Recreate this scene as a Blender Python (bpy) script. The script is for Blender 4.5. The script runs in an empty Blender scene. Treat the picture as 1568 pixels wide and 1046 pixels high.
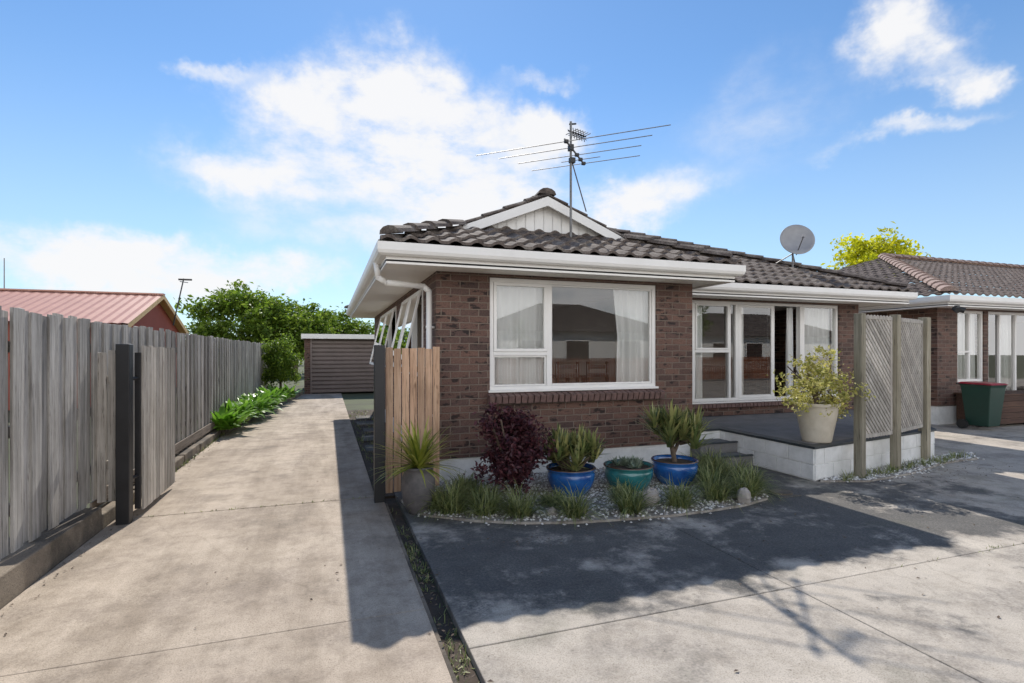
import bpy, math, random
import numpy as np
from mathutils import Vector, Matrix
random.seed(7); rng=np.random.default_rng(7)
scene=bpy.context.scene
COL=scene.collection
# ------------------------------------------------------------------ materials
def nt(m):
    m.use_nodes=True; t=m.node_tree; t.nodes.clear(); return t
def N(t,typ,**kw):
    n=t.nodes.new(typ)
    for k,v in kw.items(): setattr(n,k,v)
    return n
def L(t,a,b): t.links.new(a,b)
def c4(c): return (c[0],c[1],c[2],1)
def ramp(t,fac,stops):
    r=N(t,'ShaderNodeValToRGB'); e=r.color_ramp.elements
    while len(e)<len(stops): e.new(0.5)
    for i,(p,c) in enumerate(stops): e[i].position=p; e[i].color=c4(c) if len(c)==3 else c
    L(t,fac,r.inputs[0]); return r.outputs[0]
def rampv(t,fac,a,b):
    m=N(t,'ShaderNodeMapRange',interpolation_type='SMOOTHSTEP'); m.inputs[1].default_value=a; m.inputs[2].default_value=b; L(t,fac,m.inputs[0]); return m.outputs[0]
def pos(t): return N(t,'ShaderNodeNewGeometry').outputs['Position']
def mapping(t,v,scale=(1,1,1),rot=(0,0,0),loc=(0,0,0)):
    m=N(t,'ShaderNodeMapping'); m.inputs['Scale'].default_value=scale; m.inputs['Rotation'].default_value=rot; m.inputs['Location'].default_value=loc
    L(t,v,m.inputs['Vector']); return m.outputs[0]
def noise(t,v,scale,detail=4,rough=.6):
    n=N(t,'ShaderNodeTexNoise'); n.inputs['Scale'].default_value=scale; n.inputs['Detail'].default_value=detail; n.inputs['Roughness'].default_value=rough
    L(t,v,n.inputs['Vector']); return n.outputs['Fac']
def mix(t,fac,a,b,mode='MIX'):
    m=N(t,'ShaderNodeMix',data_type='RGBA',blend_type=mode)
    if isinstance(fac,(int,float)): m.inputs[0].default_value=fac
    else: L(t,fac,m.inputs[0])
    for s,x in ((6,a),(7,b)):
        if isinstance(x,tuple): m.inputs[s].default_value=c4(x)
        else: L(t,x,m.inputs[s])
    return m.outputs[2]
def math_(t,op,a,b=0.0,clamp=False):
    m=N(t,'ShaderNodeMath',operation=op,use_clamp=clamp)
    for i,x in enumerate((a,b)):
        if isinstance(x,(int,float)): m.inputs[i].default_value=x
        else: L(t,x,m.inputs[i])
    return m.outputs[0]
def finish(t,col,rough=.8,bump=None,bs=.3,bd=.01,metal=0,trans=0,coat=0):
    p=N(t,'ShaderNodeBsdfPrincipled'); o=N(t,'ShaderNodeOutputMaterial')
    if isinstance(col,tuple): p.inputs['Base Color'].default_value=c4(col)
    else: L(t,col,p.inputs['Base Color'])
    if isinstance(rough,(int,float)): p.inputs['Roughness'].default_value=rough
    else: L(t,rough,p.inputs['Roughness'])
    p.inputs['Metallic'].default_value=metal
    p.inputs['Coat Weight'].default_value=coat
    if bump is not None:
        b=N(t,'ShaderNodeBump'); b.inputs['Strength'].default_value=bs; b.inputs['Distance'].default_value=bd
        L(t,bump,b.inputs['Height']); L(t,b.outputs[0],p.inputs['Normal'])
    if trans:
        tr=N(t,'ShaderNodeBsdfTranslucent')
        if isinstance(col,tuple): tr.inputs[0].default_value=c4(col)
        else: L(t,col,tr.inputs[0])
        mx=N(t,'ShaderNodeMixShader'); mx.inputs[0].default_value=trans
        L(t,p.outputs[0],mx.inputs[1]); L(t,tr.outputs[0],mx.inputs[2]); L(t,mx.outputs[0],o.inputs[0])
    else: L(t,p.outputs[0],o.inputs[0])
def simple(name,c1,c2=None,scale=3,rough=.7,bump=0,bscale=40,metal=0,coat=0):
    m=bpy.data.materials.new(name); t=nt(m); v=pos(t)
    c2=c2 or tuple(x*.8 for x in c1)
    col=ramp(t,noise(t,v,scale,5,.65),[(.3,c2),(.7,c1)])
    finish(t,col,rough,noise(t,v,bscale,3) if bump else None,bump,.01,metal,coat=coat)
    return m
def leafmat(name,a,b,c=None,trans=.35,rough=.5,nscale=2.0):
    m=bpy.data.materials.new(name); t=nt(m)
    g=N(t,'ShaderNodeNewGeometry'); c=c or a
    col=ramp(t,g.outputs['Random Per Island'],[(0,a),(.5,b),(1,c)])
    dk=ramp(t,noise(t,g.outputs['Position'],nscale,2),[(.3,(.6,.6,.6)),(.65,(1.1,1.1,1.1))])
    col=mix(t,1.0,col,dk,'MULTIPLY')
    finish(t,col,rough,trans=trans); return m
def woodmat(name,a,b,c,rough=.85,axis='Z',lo=.66):
    m=bpy.data.materials.new(name); t=nt(m)
    g=N(t,'ShaderNodeNewGeometry'); v=g.outputs['Position']
    rnd=g.outputs['Random Per Island']
    off=N(t,'ShaderNodeVectorMath',operation='ADD'); L(t,v,off.inputs[0])
    cmb=N(t,'ShaderNodeCombineXYZ'); r2=math_(t,'MULTIPLY',rnd,37.0); L(t,r2,cmb.inputs[0]); L(t,r2,cmb.inputs[2]); L(t,cmb.outputs[0],off.inputs[1])
    sc={'Z':(30,30,1.2),'X':(1.2,30,30),'Y':(30,1.2,30)}[axis]
    g1=noise(t,mapping(t,off.outputs[0],sc),1.0,6,.7)
    g2=noise(t,mapping(t,off.outputs[0],tuple(x*3 for x in sc)),1.0,4,.7)
    col=ramp(t,g1,[(.28,a),(.5,b),(.72,c)])
    tint=ramp(t,rnd,[(0,(lo,lo*.98,lo*.95)),(.5,(.95,.94,.92)),(1,(1.15,1.12,1.08))])
    col=mix(t,1.0,col,tint,'MULTIPLY')
    st=ramp(t,noise(t,mapping(t,v,(1.5,1.5,.8)),1.2,4),[(.35,(.6,.58,.55)),(.6,(1,1,1))])
    col=mix(t,.8,col,st,'MULTIPLY')
    cr=ramp(t,g2,[(.33,(.28,.26,.24)),(.44,(1,1,1))])
    col=mix(t,.9,col,cr,'MULTIPLY')
    kn=ramp(t,noise(t,mapping(t,off.outputs[0],(14,14,4)),1.0,2),[(.70,(1,1,1)),(.76,(.35,.3,.26))]); col=mix(t,.8,col,kn,'MULTIPLY')
    finish(t,col,rough,g1,.7,.01); return m
def brickmat(name,use):
    m=bpy.data.materials.new(name); t=nt(m); v=pos(t)
    s=N(t,'ShaderNodeSeparateXYZ'); L(t,v,s.inputs[0]); cmb=N(t,'ShaderNodeCombineXYZ')
    L(t,s.outputs[use],cmb.inputs[0]); L(t,s.outputs[2],cmb.inputs[1])
    off=N(t,'ShaderNodeVectorMath',operation='ADD'); L(t,cmb.outputs[0],off.inputs[0])
    nn=N(t,'ShaderNodeTexNoise'); nn.inputs['Scale'].default_value=14; L(t,v,nn.inputs['Vector'])
    sc=N(t,'ShaderNodeVectorMath',operation='SCALE'); sc.inputs[3].default_value=.016; L(t,nn.outputs['Color'],sc.inputs[0]); L(t,sc.outputs[0],off.inputs[1])
    b=N(t,'ShaderNodeTexBrick'); L(t,off.outputs[0],b.inputs['Vector'])
    b.inputs['Color1'].default_value=(0,0,0,1); b.inputs['Color2'].default_value=(1,1,1,1); b.inputs['Mortar'].default_value=(.5,.5,.5,1)
    b.inputs['Scale'].default_value=1; b.inputs['Mortar Size'].default_value=.0075; b.inputs['Mortar Smooth'].default_value=.3
    b.inputs['Brick Width'].default_value=.24; b.inputs['Row Height'].default_value=.086; b.offset=.5; b.inputs['Bias'].default_value=0
    col=ramp(t,b.outputs['Color'],[(0,(.075,.043,.035)),(.35,(.13,.070,.053)),(.7,(.165,.088,.064)),(1,(.10,.057,.047))])
    pit=noise(t,mapping(t,v,(5,5,12)),1.0,4,.6)
    pm=ramp(t,pit,[(.56,(1,1,1)),(.61,(.20,.19,.20))])
    col=mix(t,1,col,pm,'MULTIPLY')
    fine=ramp(t,noise(t,v,60,4),[(.3,(.6,.6,.6)),(.7,(1.3,1.3,1.3))]); col=mix(t,1,col,fine,'MULTIPLY')
    col=mix(t,b.outputs['Fac'],col,(.205,.155,.12))
    h=math_(t,'SUBTRACT',1.0,b.outputs['Fac']); h2=math_(t,'MULTIPLY',pit,-.5); h3=math_(t,'ADD',h,h2)
    h4=math_(t,'ADD',h3,math_(t,'MULTIPLY',noise(t,v,50,3),.3))
    finish(t,col,.75,h4,.9,.014); return m
def concretemat(name,light,mid,dark,seed=0,thr=(.5,.62),amt=.7,moss=None,grad=None,streak=False,scuff=.5,crack=.35,sunstain=None):
    m=bpy.data.materials.new(name); t=nt(m); v0=pos(t); v=mapping(t,v0,loc=(seed,seed,0))
    col=ramp(t,noise(t,v,.8,5,.6),[(.3,mid),(.7,light)])
    bl=noise(t,v,1.25,9,.66)
    if sunstain:
        s2=rampv(t,noise(t,mapping(t,v0,loc=(seed+5,2,0)),1.6,9,.74),.46,.62); s3=rampv(t,noise(t,v,60,3,.7),.35,.62)
        col=mix(t,math_(t,'MULTIPLY',math_(t,'MULTIPLY',s2,math_(t,'ADD',math_(t,'MULTIPLY',s3,.7),.3)),.75),col,sunstain)
    f0=None
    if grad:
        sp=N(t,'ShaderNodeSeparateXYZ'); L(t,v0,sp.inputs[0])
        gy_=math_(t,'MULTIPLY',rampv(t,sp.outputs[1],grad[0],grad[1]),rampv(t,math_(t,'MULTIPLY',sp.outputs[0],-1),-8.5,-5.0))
        bl=math_(t,'ADD',bl,math_(t,'MULTIPLY',gy_,.22))  # stain thickened across the house-shadow area, adding shade to the colour
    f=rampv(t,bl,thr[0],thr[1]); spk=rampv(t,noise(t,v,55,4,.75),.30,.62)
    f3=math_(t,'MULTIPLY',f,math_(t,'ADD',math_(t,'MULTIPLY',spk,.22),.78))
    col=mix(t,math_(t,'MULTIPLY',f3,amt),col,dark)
    if streak:
        sk=ramp(t,noise(t,mapping(t,v0,(2.2,.28,1)),1.0,5,.65),[(.36,(.66,.64,.61)),(.58,(1,1,1))]); col=mix(t,.9,col,sk,'MULTIPLY')
    if moss: 
        mf=math_(t,'MULTIPLY',rampv(t,noise(t,mapping(t,v0,loc=(3,9,0)),.9,4,.6),.55,.70),.45); col=mix(t,mf,col,moss)
    wp=rampv(t,noise(t,mapping(t,v0,loc=(seed+31,7,0)),1.5,9,.7),.54,.66)
    wp2=rampv(t,noise(t,v,45,3,.7),.38,.62)
    col=mix(t,math_(t,'MULTIPLY',math_(t,'MULTIPLY',wp,math_(t,'ADD',math_(t,'MULTIPLY',wp2,.7),.3)),scuff),col,tuple(min(.66,x*1.1) for x in light))
    sp2=ramp(t,noise(t,v,120,2,.8),[(.33,(.66,.65,.63)),(.5,(1,1,1)),(.7,(1.15,1.14,1.12))]); col=mix(t,.9,col,sp2,'MULTIPLY')
    sp3=ramp(t,noise(t,v,4.5,8,.72),[(.34,(.66,.64,.61)),(.54,(1,1,1))]); col=mix(t,.6,col,sp3,'MULTIPLY')
    ph=ramp(t,noise(t,v,42,2,.5),[(.68,(1,1,1)),(.74,(.35,.33,.3))]); col=mix(t,.6,col,ph,'MULTIPLY')
    vo=N(t,'ShaderNodeTexVoronoi',feature='DISTANCE_TO_EDGE'); vo.inputs['Scale'].default_value=.22
    wn=N(t,'ShaderNodeTexNoise'); wn.inputs['Scale'].default_value=2.5; wn.inputs['Detail'].default_value=4; L(t,v,wn.inputs['Vector'])
    wa=N(t,'ShaderNodeVectorMath',operation='SCALE'); wa.inputs[3].default_value=.4; L(t,wn.outputs['Color'],wa.inputs[0])
    wb=N(t,'ShaderNodeVectorMath',operation='ADD'); L(t,v,wb.inputs[0]); L(t,wa.outputs[0],wb.inputs[1]); L(t,wb.outputs[0],vo.inputs['Vector'])
    ck=ramp(t,vo.outputs['Distance'],[(.0,(.4,.38,.35)),(.002,(1,1,1))]); col=mix(t,crack,col,ck,'MULTIPLY')
    finish(t,col,.9,noise(t,v,70,4,.7),.45,.008); return m
def roofmat(name,a,b,c):
    m=bpy.data.materials.new(name); t=nt(m); g=N(t,'ShaderNodeNewGeometry'); v=g.outputs['Position']
    col=ramp(t,noise(t,v,3.5,6,.75),[(.3,a),(.5,b),(.72,c)])
    sp=ramp(t,noise(t,v,45,3,.8),[(.35,(.45,.45,.45)),(.55,(1,1,1)),(.75,(1.4,1.38,1.3))]); col=mix(t,1,col,sp,'MULTIPLY')
    finish(t,col,.9,noise(t,v,60,3),.4,.01); return m
M={}
M['brick_x']=brickmat('brick_x',0); M['brick_y']=brickmat('brick_y',1)
M['sillbrick']=simple('sill_brick',(.22,.13,.11),(.10,.062,.055),14,.75,.5,60)
M['white']=simple('white_paint',(.88,.86,.825),(.81,.79,.75),2.5,.45,.08,30)
M['soffit']=simple('soffit_paint',(.88,.84,.77),(.82,.78,.71),2,.6)
M['found']=simple('foundation_paint',(.88,.88,.86),(.66,.66,.63),4,.7,.5,25)
M['roof']=roofmat('roof_tile',(.055,.044,.038),(.14,.11,.093),(.30,.265,.23))
M['roof2']=roofmat('roof_tile_b',(.10,.08,.07),(.18,.14,.12),(.28,.235,.205))
M['cap2']=roofmat('ridge_cap_b',(.25,.17,.14),(.38,.27,.23),(.45,.36,.3))
M['fence']=woodmat('weathered_wood',(.20,.193,.183),(.41,.395,.375),(.62,.60,.57),lo=.55)
M['fenceY']=woodmat('weathered_rail',(.12,.10,.08),(.24,.2,.165),(.34,.3,.26),axis='Y')
M['gatewood']=woodmat('gate_timber',(.36,.21,.135),(.60,.40,.27),(.72,.53,.38),lo=.75)
M['oldgate']=woodmat('old_gate_timber',(.24,.22,.20),(.46,.43,.39),(.62,.58,.54))
M['postwood']=woodmat('post_timber',(.17,.15,.105),(.31,.285,.215),(.44,.41,.34))
M['latwood']=woodmat('lattice_timber',(.30,.285,.26),(.48,.455,.42),(.62,.59,.55))
M['redwood']=woodmat('stained_wood',(.16,.06,.03),(.30,.11,.055),(.36,.15,.08))
M['black']=simple('black_steel',(.02,.02,.022),(.012,.012,.013),5,.45)
M['drive']=concretemat('drive_concrete',(.56,.475,.38),(.43,.355,.28),(.15,.125,.10),0,(.52,.70),.5,streak=True,scuff=.4,crack=.2,sunstain=(.27,.22,.175))
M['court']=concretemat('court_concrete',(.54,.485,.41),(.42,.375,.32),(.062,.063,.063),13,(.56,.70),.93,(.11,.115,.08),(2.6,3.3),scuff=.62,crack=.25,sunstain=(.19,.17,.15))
M['kerb']=concretemat('kerb_concrete',(.30,.25,.19),(.18,.145,.11),(.04,.035,.028),5,(.4,.6),.8,crack=0)
M['patio']=concretemat('patio_paint',(.25,.24,.235),(.19,.185,.18),(.09,.09,.09),9,(.5,.7),.5,scuff=.3,crack=0)
M['darkpaint']=simple('dark_edge_paint',(.045,.055,.06),(.025,.032,.036),6,.5,.2)
M['soil']=simple('soil',(.09,.065,.045),(.04,.03,.022),8,.95,.8,30)
M['ground']=simple('ground_earth',(.10,.12,.05),(.06,.06,.035),.7,.95,.5,12)
m=bpy.data.materials.new('curtain_cloth'); t=nt(m); finish(t,(.93,.93,.91),.9,trans=.2); M['curtain']=m
M['inwall']=simple('interior_wall',(.46,.40,.34),(.40,.35,.30),1,.9)
M['infloor']=simple('interior_floor',(.16,.11,.07),(.11,.075,.05),3,.5)
M['furn']=simple('dark_furniture',(.06,.035,.025),(.04,.025,.02),6,.4)
m=bpy.data.materials.new('window_glass'); t=nt(m)
fr=N(t,'ShaderNodeFresnel'); fr.inputs[0].default_value=1.6
gl=N(t,'ShaderNodeBsdfGlossy'); gl.inputs['Roughness'].default_value=.0; gl.inputs['Color'].default_value=(1,1,1,1)
tp=N(t,'ShaderNodeBsdfTransparent'); tp.inputs[0].default_value=(.97,.98,.975,1); mx=N(t,'ShaderNodeMixShader'); o=N(t,'ShaderNodeOutputMaterial')
fm=math_(t,'MULTIPLY',fr.outputs[0],1.9,True)
L(t,fm,mx.inputs[0]); L(t,tp.outputs[0],mx.inputs[1]); L(t,gl.outputs[0],mx.inputs[2]); L(t,mx.outputs[0],o.inputs[0]); M['glass']=m
M['garagedoor']=simple('garage_door_paint',(.21,.165,.15),(.17,.135,.12),2,.5)
M['redroof']=simple('red_metal_roof',(.52,.27,.20),(.44,.22,.16),2,.5)
M['redwall']=simple('red_wall',(.34,.08,.05),(.28,.065,.04),2,.8)
M['barge']=simple('barge_timber',(.62,.42,.2),(.5,.33,.15),5,.7)
M['galv']=simple('galvanised_metal',(.24,.235,.23),(.13,.125,.12),20,.5,metal=.4)
M['dish']=simple('dish_grey',(.36,.36,.37),(.28,.28,.29),6,.5)
M['dark']=simple('dark_plastic',(.03,.03,.03),(.02,.02,.02),6,.5)
M['blue']=simple('blue_glaze',(.03,.16,.46),(.012,.055,.23),6,.15,.1,15,coat=.6)
M['teal']=simple('teal_glaze',(.04,.24,.24),(.025,.12,.12),7,.18,.1,15,coat=.6)
M['rimglaze']=simple('rim_glaze',(.10,.055,.03),(.05,.03,.02),7,.2,coat=.5)
M['urn']=simple('urn_clay',(.17,.155,.15),(.07,.068,.07),7,.6,.5,20)
M['cream']=simple('cream_clay',(.66,.60,.49),(.5,.44,.34),4,.75,.3,25)
M['bark']=simple('bark',(.18,.13,.095),(.09,.07,.05),15,.9,.8,30)
m=bpy.data.materials.new('pebble_stone'); t=nt(m); g=N(t,'ShaderNodeNewGeometry'); finish(t,ramp(t,g.outputs['Random Per Island'],[(0,(.32,.29,.26)),(.4,(.65,.63,.59)),(1,(.85,.84,.81))]),.8); M['pebble']=m
M['pebbase']=simple('pebble_bed',(.5,.47,.42),(.16,.13,.10),9,.9,.8,60)
M['rock']=simple('rock',(.46,.42,.38),(.28,.25,.22),8,.9,.8,18)
M['bin']=simple('bin_green',(.012,.05,.035),(.01,.04,.028),5,.45)
M['binlid']=simple('bin_lid_red',(.42,.03,.045),(.32,.02,.03),5,.4)
M['decktimber']=woodmat('deck_timber',(.06,.03,.022),(.10,.055,.038),(.15,.085,.055),axis='X')
M['lf_tree']=leafmat('leaf_tree',(.08,.15,.015),(.17,.27,.025),(.28,.38,.05),.5)
M['lf_dark']=leafmat('leaf_dark',(.05,.09,.018),(.09,.15,.028),(.15,.21,.045),.45)
M['lf_yellow']=leafmat('leaf_yellow',(.50,.55,.015),(.68,.68,.02),(.78,.74,.04),.5,nscale=.8)
M['lf_red']=leafmat('leaf_burgundy',(.045,.014,.022),(.09,.025,.035),(.16,.05,.055),.25,nscale=5)
M['lf_var']=leafmat('leaf_variegated',(.22,.25,.04),(.56,.52,.14),(.78,.72,.28),.35,nscale=5)
M['lf_broad']=leafmat('leaf_broad',(.11,.26,.02),(.20,.42,.04),(.30,.52,.08),.4,.35)
M['blade_grass']=leafmat('blade_grass',(.10,.14,.04),(.24,.28,.09),(.44,.45,.20),.25,nscale=6)
M['blade_cord']=leafmat('blade_cordyline',(.14,.19,.02),(.38,.41,.06),(.56,.54,.13),.3,.4,6)
M['blade_aloe']=leafmat('blade_aloe',(.10,.15,.05),(.26,.29,.10),(.48,.44,.17),.15,.4,6)
M['succ']=leafmat('blade_succulent',(.16,.22,.15),(.27,.33,.24),(.38,.42,.3),.1,.5,6)

# ------------------------------------------------------------------ mesh builder
class MB:
    def __init__(s): s.v=[];s.f=[];s.m=[];s.mats=[]
    def mi(s,mat):
        mat=M[mat] if isinstance(mat,str) else mat
        if mat not in s.mats: s.mats.append(mat)
        return s.mats.index(mat)
    def add(s,vs,fs,mat):
        b=len(s.v); s.v+= [tuple(v) for v in vs]; i=s.mi(mat)
        for f in fs: s.f.append(tuple(b+k for k in f)); s.m.append(i)
    def box(s,x0,x1,y0,y1,z0,z1,mat,jit=0,mtx=None):
        vs=[(x0,y0,z0),(x1,y0,z0),(x1,y1,z0),(x0,y1,z0),(x0,y0,z1),(x1,y0,z1),(x1,y1,z1),(x0,y1,z1)]
        if jit: vs=[(a+random.uniform(-jit,jit),b+random.uniform(-jit,jit),c+random.uniform(-jit,jit)) for a,b,c in vs]
        if mtx is not None: vs=[mtx@Vector(v) for v in vs]
        s.add(vs,[(0,3,2,1),(4,5,6,7),(0,1,5,4),(1,2,6,5),(2,3,7,6),(3,0,4,7)],mat)
    def cyl(s,p0,p1,r0,r1,n,mat,cap=True):
        p0=Vector(p0);p1=Vector(p1);d=(p1-p0).normalized()
        a=d.orthogonal().normalized();b=d.cross(a)
        vs=[];
        for p,r in((p0,r0),(p1,r1)):
            for i in range(n):
                t=2*math.pi*i/n; vs.append(p+a*r*math.cos(t)+b*r*math.sin(t))
        fs=[(i,(i+1)%n,n+(i+1)%n,n+i) for i in range(n)]
        if cap: fs+= [tuple(range(n-1,-1,-1)),tuple(range(n,2*n))]
        s.add(vs,fs,mat)
    def tube(s,path,r,n,mat):
        for a,b in zip(path[:-1],path[1:]):
            a=Vector(a);b=Vector(b);e=(b-a).normalized()*r*.4
            s.cyl(a-e,b+e,r,r,n,mat)
    def lathe(s,c,prof,n,mat,mtx=None):
        vs=[]
        for r,z in prof:
            for i in range(n):
                t=2*math.pi*i/n; v=Vector((r*math.cos(t),r*math.sin(t),z))
                v=(mtx@v) if mtx else v; vs.append(v+Vector(c))
        fs=[]
        for k in range(len(prof)-1):
            for i in range(n): fs.append((k*n+i,k*n+(i+1)%n,(k+1)*n+(i+1)%n,(k+1)*n+i))
        s.add(vs,fs,mat)
    def poly(s,pts,z0,z1,mat):
        n=len(pts); vs=[(x,y,z0) for x,y in pts]+[(x,y,z1) for x,y in pts]
        s.add(vs,[tuple(range(n-1,-1,-1)),tuple(range(n,2*n))]+[(i,(i+1)%n,n+(i+1)%n,n+i) for i in range(n)],mat)
    def sweep(s,path,prof,mat,closed_prof=True):
        P=[Vector(p) for p in path]; rings=[]
        for i,p in enumerate(P):
            ns=[]
            if i>0: d=(P[i]-P[i-1]).normalized(); ns.append(Vector((d.y,-d.x)))
            if i<len(P)-1: d=(P[i+1]-P[i]).normalized(); ns.append(Vector((d.y,-d.x)))
            if len(ns)==2:
                nn=(ns[0]+ns[1]).normalized(); nn=nn/max(.3,nn.dot(ns[0]))
            else: nn=ns[0]
            rings.append([(p.x+nn.x*o,p.y+nn.y*o,z) for o,z in prof])
        k=len(prof); vs=[v for r in rings for v in r]; fs=[]
        for i in range(len(P)-1):
            for j in range(k if closed_prof else k-1):
                fs.append((i*k+j,i*k+(j+1)%k,(i+1)*k+(j+1)%k,(i+1)*k+j))
        if closed_prof: fs+= [tuple(range(k-1,-1,-1)),tuple((len(P)-1)*k+j for j in range(k))]
        s.add(vs,fs,mat)
    def obj(s,name,parent=None,smooth=False,bevel=0):
        me=bpy.data.meshes.new(name); me.from_pydata(s.v,[],s.f)
        for m in s.mats: me.materials.append(m)
        me.polygons.foreach_set('material_index',s.m)
        if smooth: me.polygons.foreach_set('use_smooth',[True]*len(s.f))
        me.update(); o=bpy.data.objects.new(name,me); COL.objects.link(o)
        if bevel:
            b=o.modifiers.new('bevel','BEVEL'); b.width=bevel; b.segments=2; b.limit_method='ANGLE'
        if parent: o.parent=parent
        return o
def grp(name):
    e=bpy.data.objects.new(name,None); COL.objects.link(e); e.empty_display_size=.2; return e
def leaves(mb,centers,leafsize,mat,droop=0.0,aspect=.5,up=.4):
    C=np.asarray(centers); n=len(C)
    nrm=rng.normal(size=(n,3)); nrm[:,2]=np.abs(nrm[:,2])+up; nrm/=np.linalg.norm(nrm,axis=1)[:,None]
    a=rng.normal(size=(n,3)); a[:,2]-=droop; a-= (a*nrm).sum(1)[:,None]*nrm; a/=np.linalg.norm(a,axis=1)[:,None]
    b=np.cross(nrm,a); s=leafsize*rng.uniform(.6,1.3,n)[:,None]
    p0=C-a*s*.5; p2=C+a*s*.5-nrm*s*.12; p1=C+b*s*.5*aspect+nrm*s*.06; p3=C-b*s*.5*aspect+nrm*s*.06
    V=np.stack([p0,p1,p2,p3],1).reshape(-1,3)
    base=len(mb.v); mb.v+= [tuple(x) for x in V.tolist()]; i=mb.mi(mat)
    mb.f+= [(base+4*k,base+4*k+1,base+4*k+2,base+4*k+3) for k in range(n)]; mb.m+=[i]*n
def crown(c,rad,nclus,per,csize,shell=.55,zmin=None):
    out=[]
    for _ in range(nclus):
        d=rng.normal(size=3); d/=np.linalg.norm(d); r=rng.uniform(shell,1.0)
        p=np.array(c)+d*r*np.array(rad)*rng.uniform(.85,1.1)
        if zmin is not None and p[2]<zmin: p[2]=zmin+rng.uniform(0,.3*rad[2])
        k=int(per*rng.uniform(.5,1.4)); out.append(p+rng.normal(size=(k,3))*csize*rng.uniform(.6,1.2)*np.array([1,1,.7]))
    return np.concatenate(out)
def blades(mb,c,n,Lr,w,mat,e0=(35,88),curve=40,seg=4,spread=.04):
    for _ in range(n):
        az=random.uniform(0,2*math.pi); e=math.radians(random.uniform(*e0)); Ln=random.uniform(*Lr); cv=math.radians(curve)*random.uniform(.6,1.4)
        h=Vector((math.cos(az),math.sin(az),0)); side=Vector((-h.y,h.x,0))
        p=Vector(c)+h*random.uniform(0,spread)+side*random.uniform(-spread,spread)
        vs=[];ww=w*random.uniform(.7,1.2)
        for k in range(seg+1):
            f=k/seg; wd=ww*(1-f**2)*.5*(1 if f>0 else .7)+.0008
            vs+= [p-side*wd,p+side*wd]
            p=p+(h*math.cos(e)+Vector((0,0,1))*math.sin(e))*(Ln/seg); e-=cv/seg*(.5+f*1.3)
        mb.add(vs,[(2*k,2*k+1,2*k+3,2*k+2) for k in range(seg)],mat)
def tree(name,base,trunk_h,c,rad,nclus,per,csize,leaf,mat,tr=.15,limbs=8,shell=.5):
    g=grp(name); mb=MB(); b=Vector(base); top=Vector((c[0],c[1],c[2]-rad[2]*.3))
    mid=b.lerp(top,.5)+Vector((random.uniform(-.1,.1),random.uniform(-.1,.1),0))
    mb.cyl(b,mid,tr,tr*.75,8,'bark'); mb.cyl(mid,top,tr*.75,tr*.4,8,'bark')
    for i in range(limbs):
        a=2*math.pi*i/limbs+random.uniform(-.3,.3); st=mid.lerp(top,random.uniform(0,.9))
        e=Vector((c[0]+math.cos(a)*rad[0]*.75,c[1]+math.sin(a)*rad[1]*.75,c[2]+random.uniform(-.3,.7)*rad[2]))
        k=st.lerp(e,.5)+Vector((0,0,.1*rad[2])); mb.cyl(st,k,tr*.4,tr*.22,6,'bark'); mb.cyl(k,e,tr*.22,tr*.06,5,'bark')
    mb.obj('trunk',g,True); mb=MB(); leaves(mb,crown(c,rad,nclus,per,csize,shell),leaf,mat); mb.obj('crown',g)
    return g
def wall(mb,axis,f0,f1,a0,a1,z0,z1,ops,mat):
    def bx(p,q,r,s_):
        if q-p<1e-4 or s_-r<1e-4: return
        if axis=='X': mb.box(p,q,f0,f1,r,s_,mat)
        else: mb.box(f0,f1,p,q,r,s_,mat)
    cur=a0
    for (p,q,r,s_) in sorted(ops):
        bx(cur,p,z0,z1); bx(p,q,z0,r); bx(p,q,s_,z1); cur=q
    bx(cur,a1,z0,z1)
def frame(mb,x0,x1,z0,z1,y,w=.05,dp=.07,mat='white'):
    mb.box(x0,x1,y,y+dp,z0,z0+w,mat); mb.box(x0,x1,y,y+dp,z1-w,z1,mat)
    mb.box(x0,x0+w,y,y+dp,z0+w,z1-w,mat); mb.box(x1-w,x1,y,y+dp,z0+w,z1-w,mat)
def pane(mb,x0,x1,z0,z1,y): mb.add([(x0,y,z0),(x1,y,z0),(x1,y,z1),(x0,y,z1)],[(0,1,2,3)],'glass')
def curtain(mb,x0,x1,z0,z1,y,amp=.035,per=.13,gather=0):
    n=max(12,int((x1-x0)/.012)); vs=[]
    ph=random.uniform(0,6)
    for i in range(n+1):
        f=i/n; x=x0+(x1-x0)*f
        w=math.sin(2*math.pi*x/per+ph)+.5*math.sin(2*math.pi*x/(per*1.7)+1)
        xm=x+gather*(1-f)*.5; xb=x+gather*(1-f)*.35
        vs+= [(x,y+amp*w*.6,z1),(xm,y+amp*w,(z0+z1)/2),(xb,y+amp*w*1.1,z0)]
    fs=[]
    for i in range(n):
        for k in range(2): a=3*i+k; fs.append((a,a+1,a+4,a+3))
    mb.add(vs,fs,'curtain')
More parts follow.
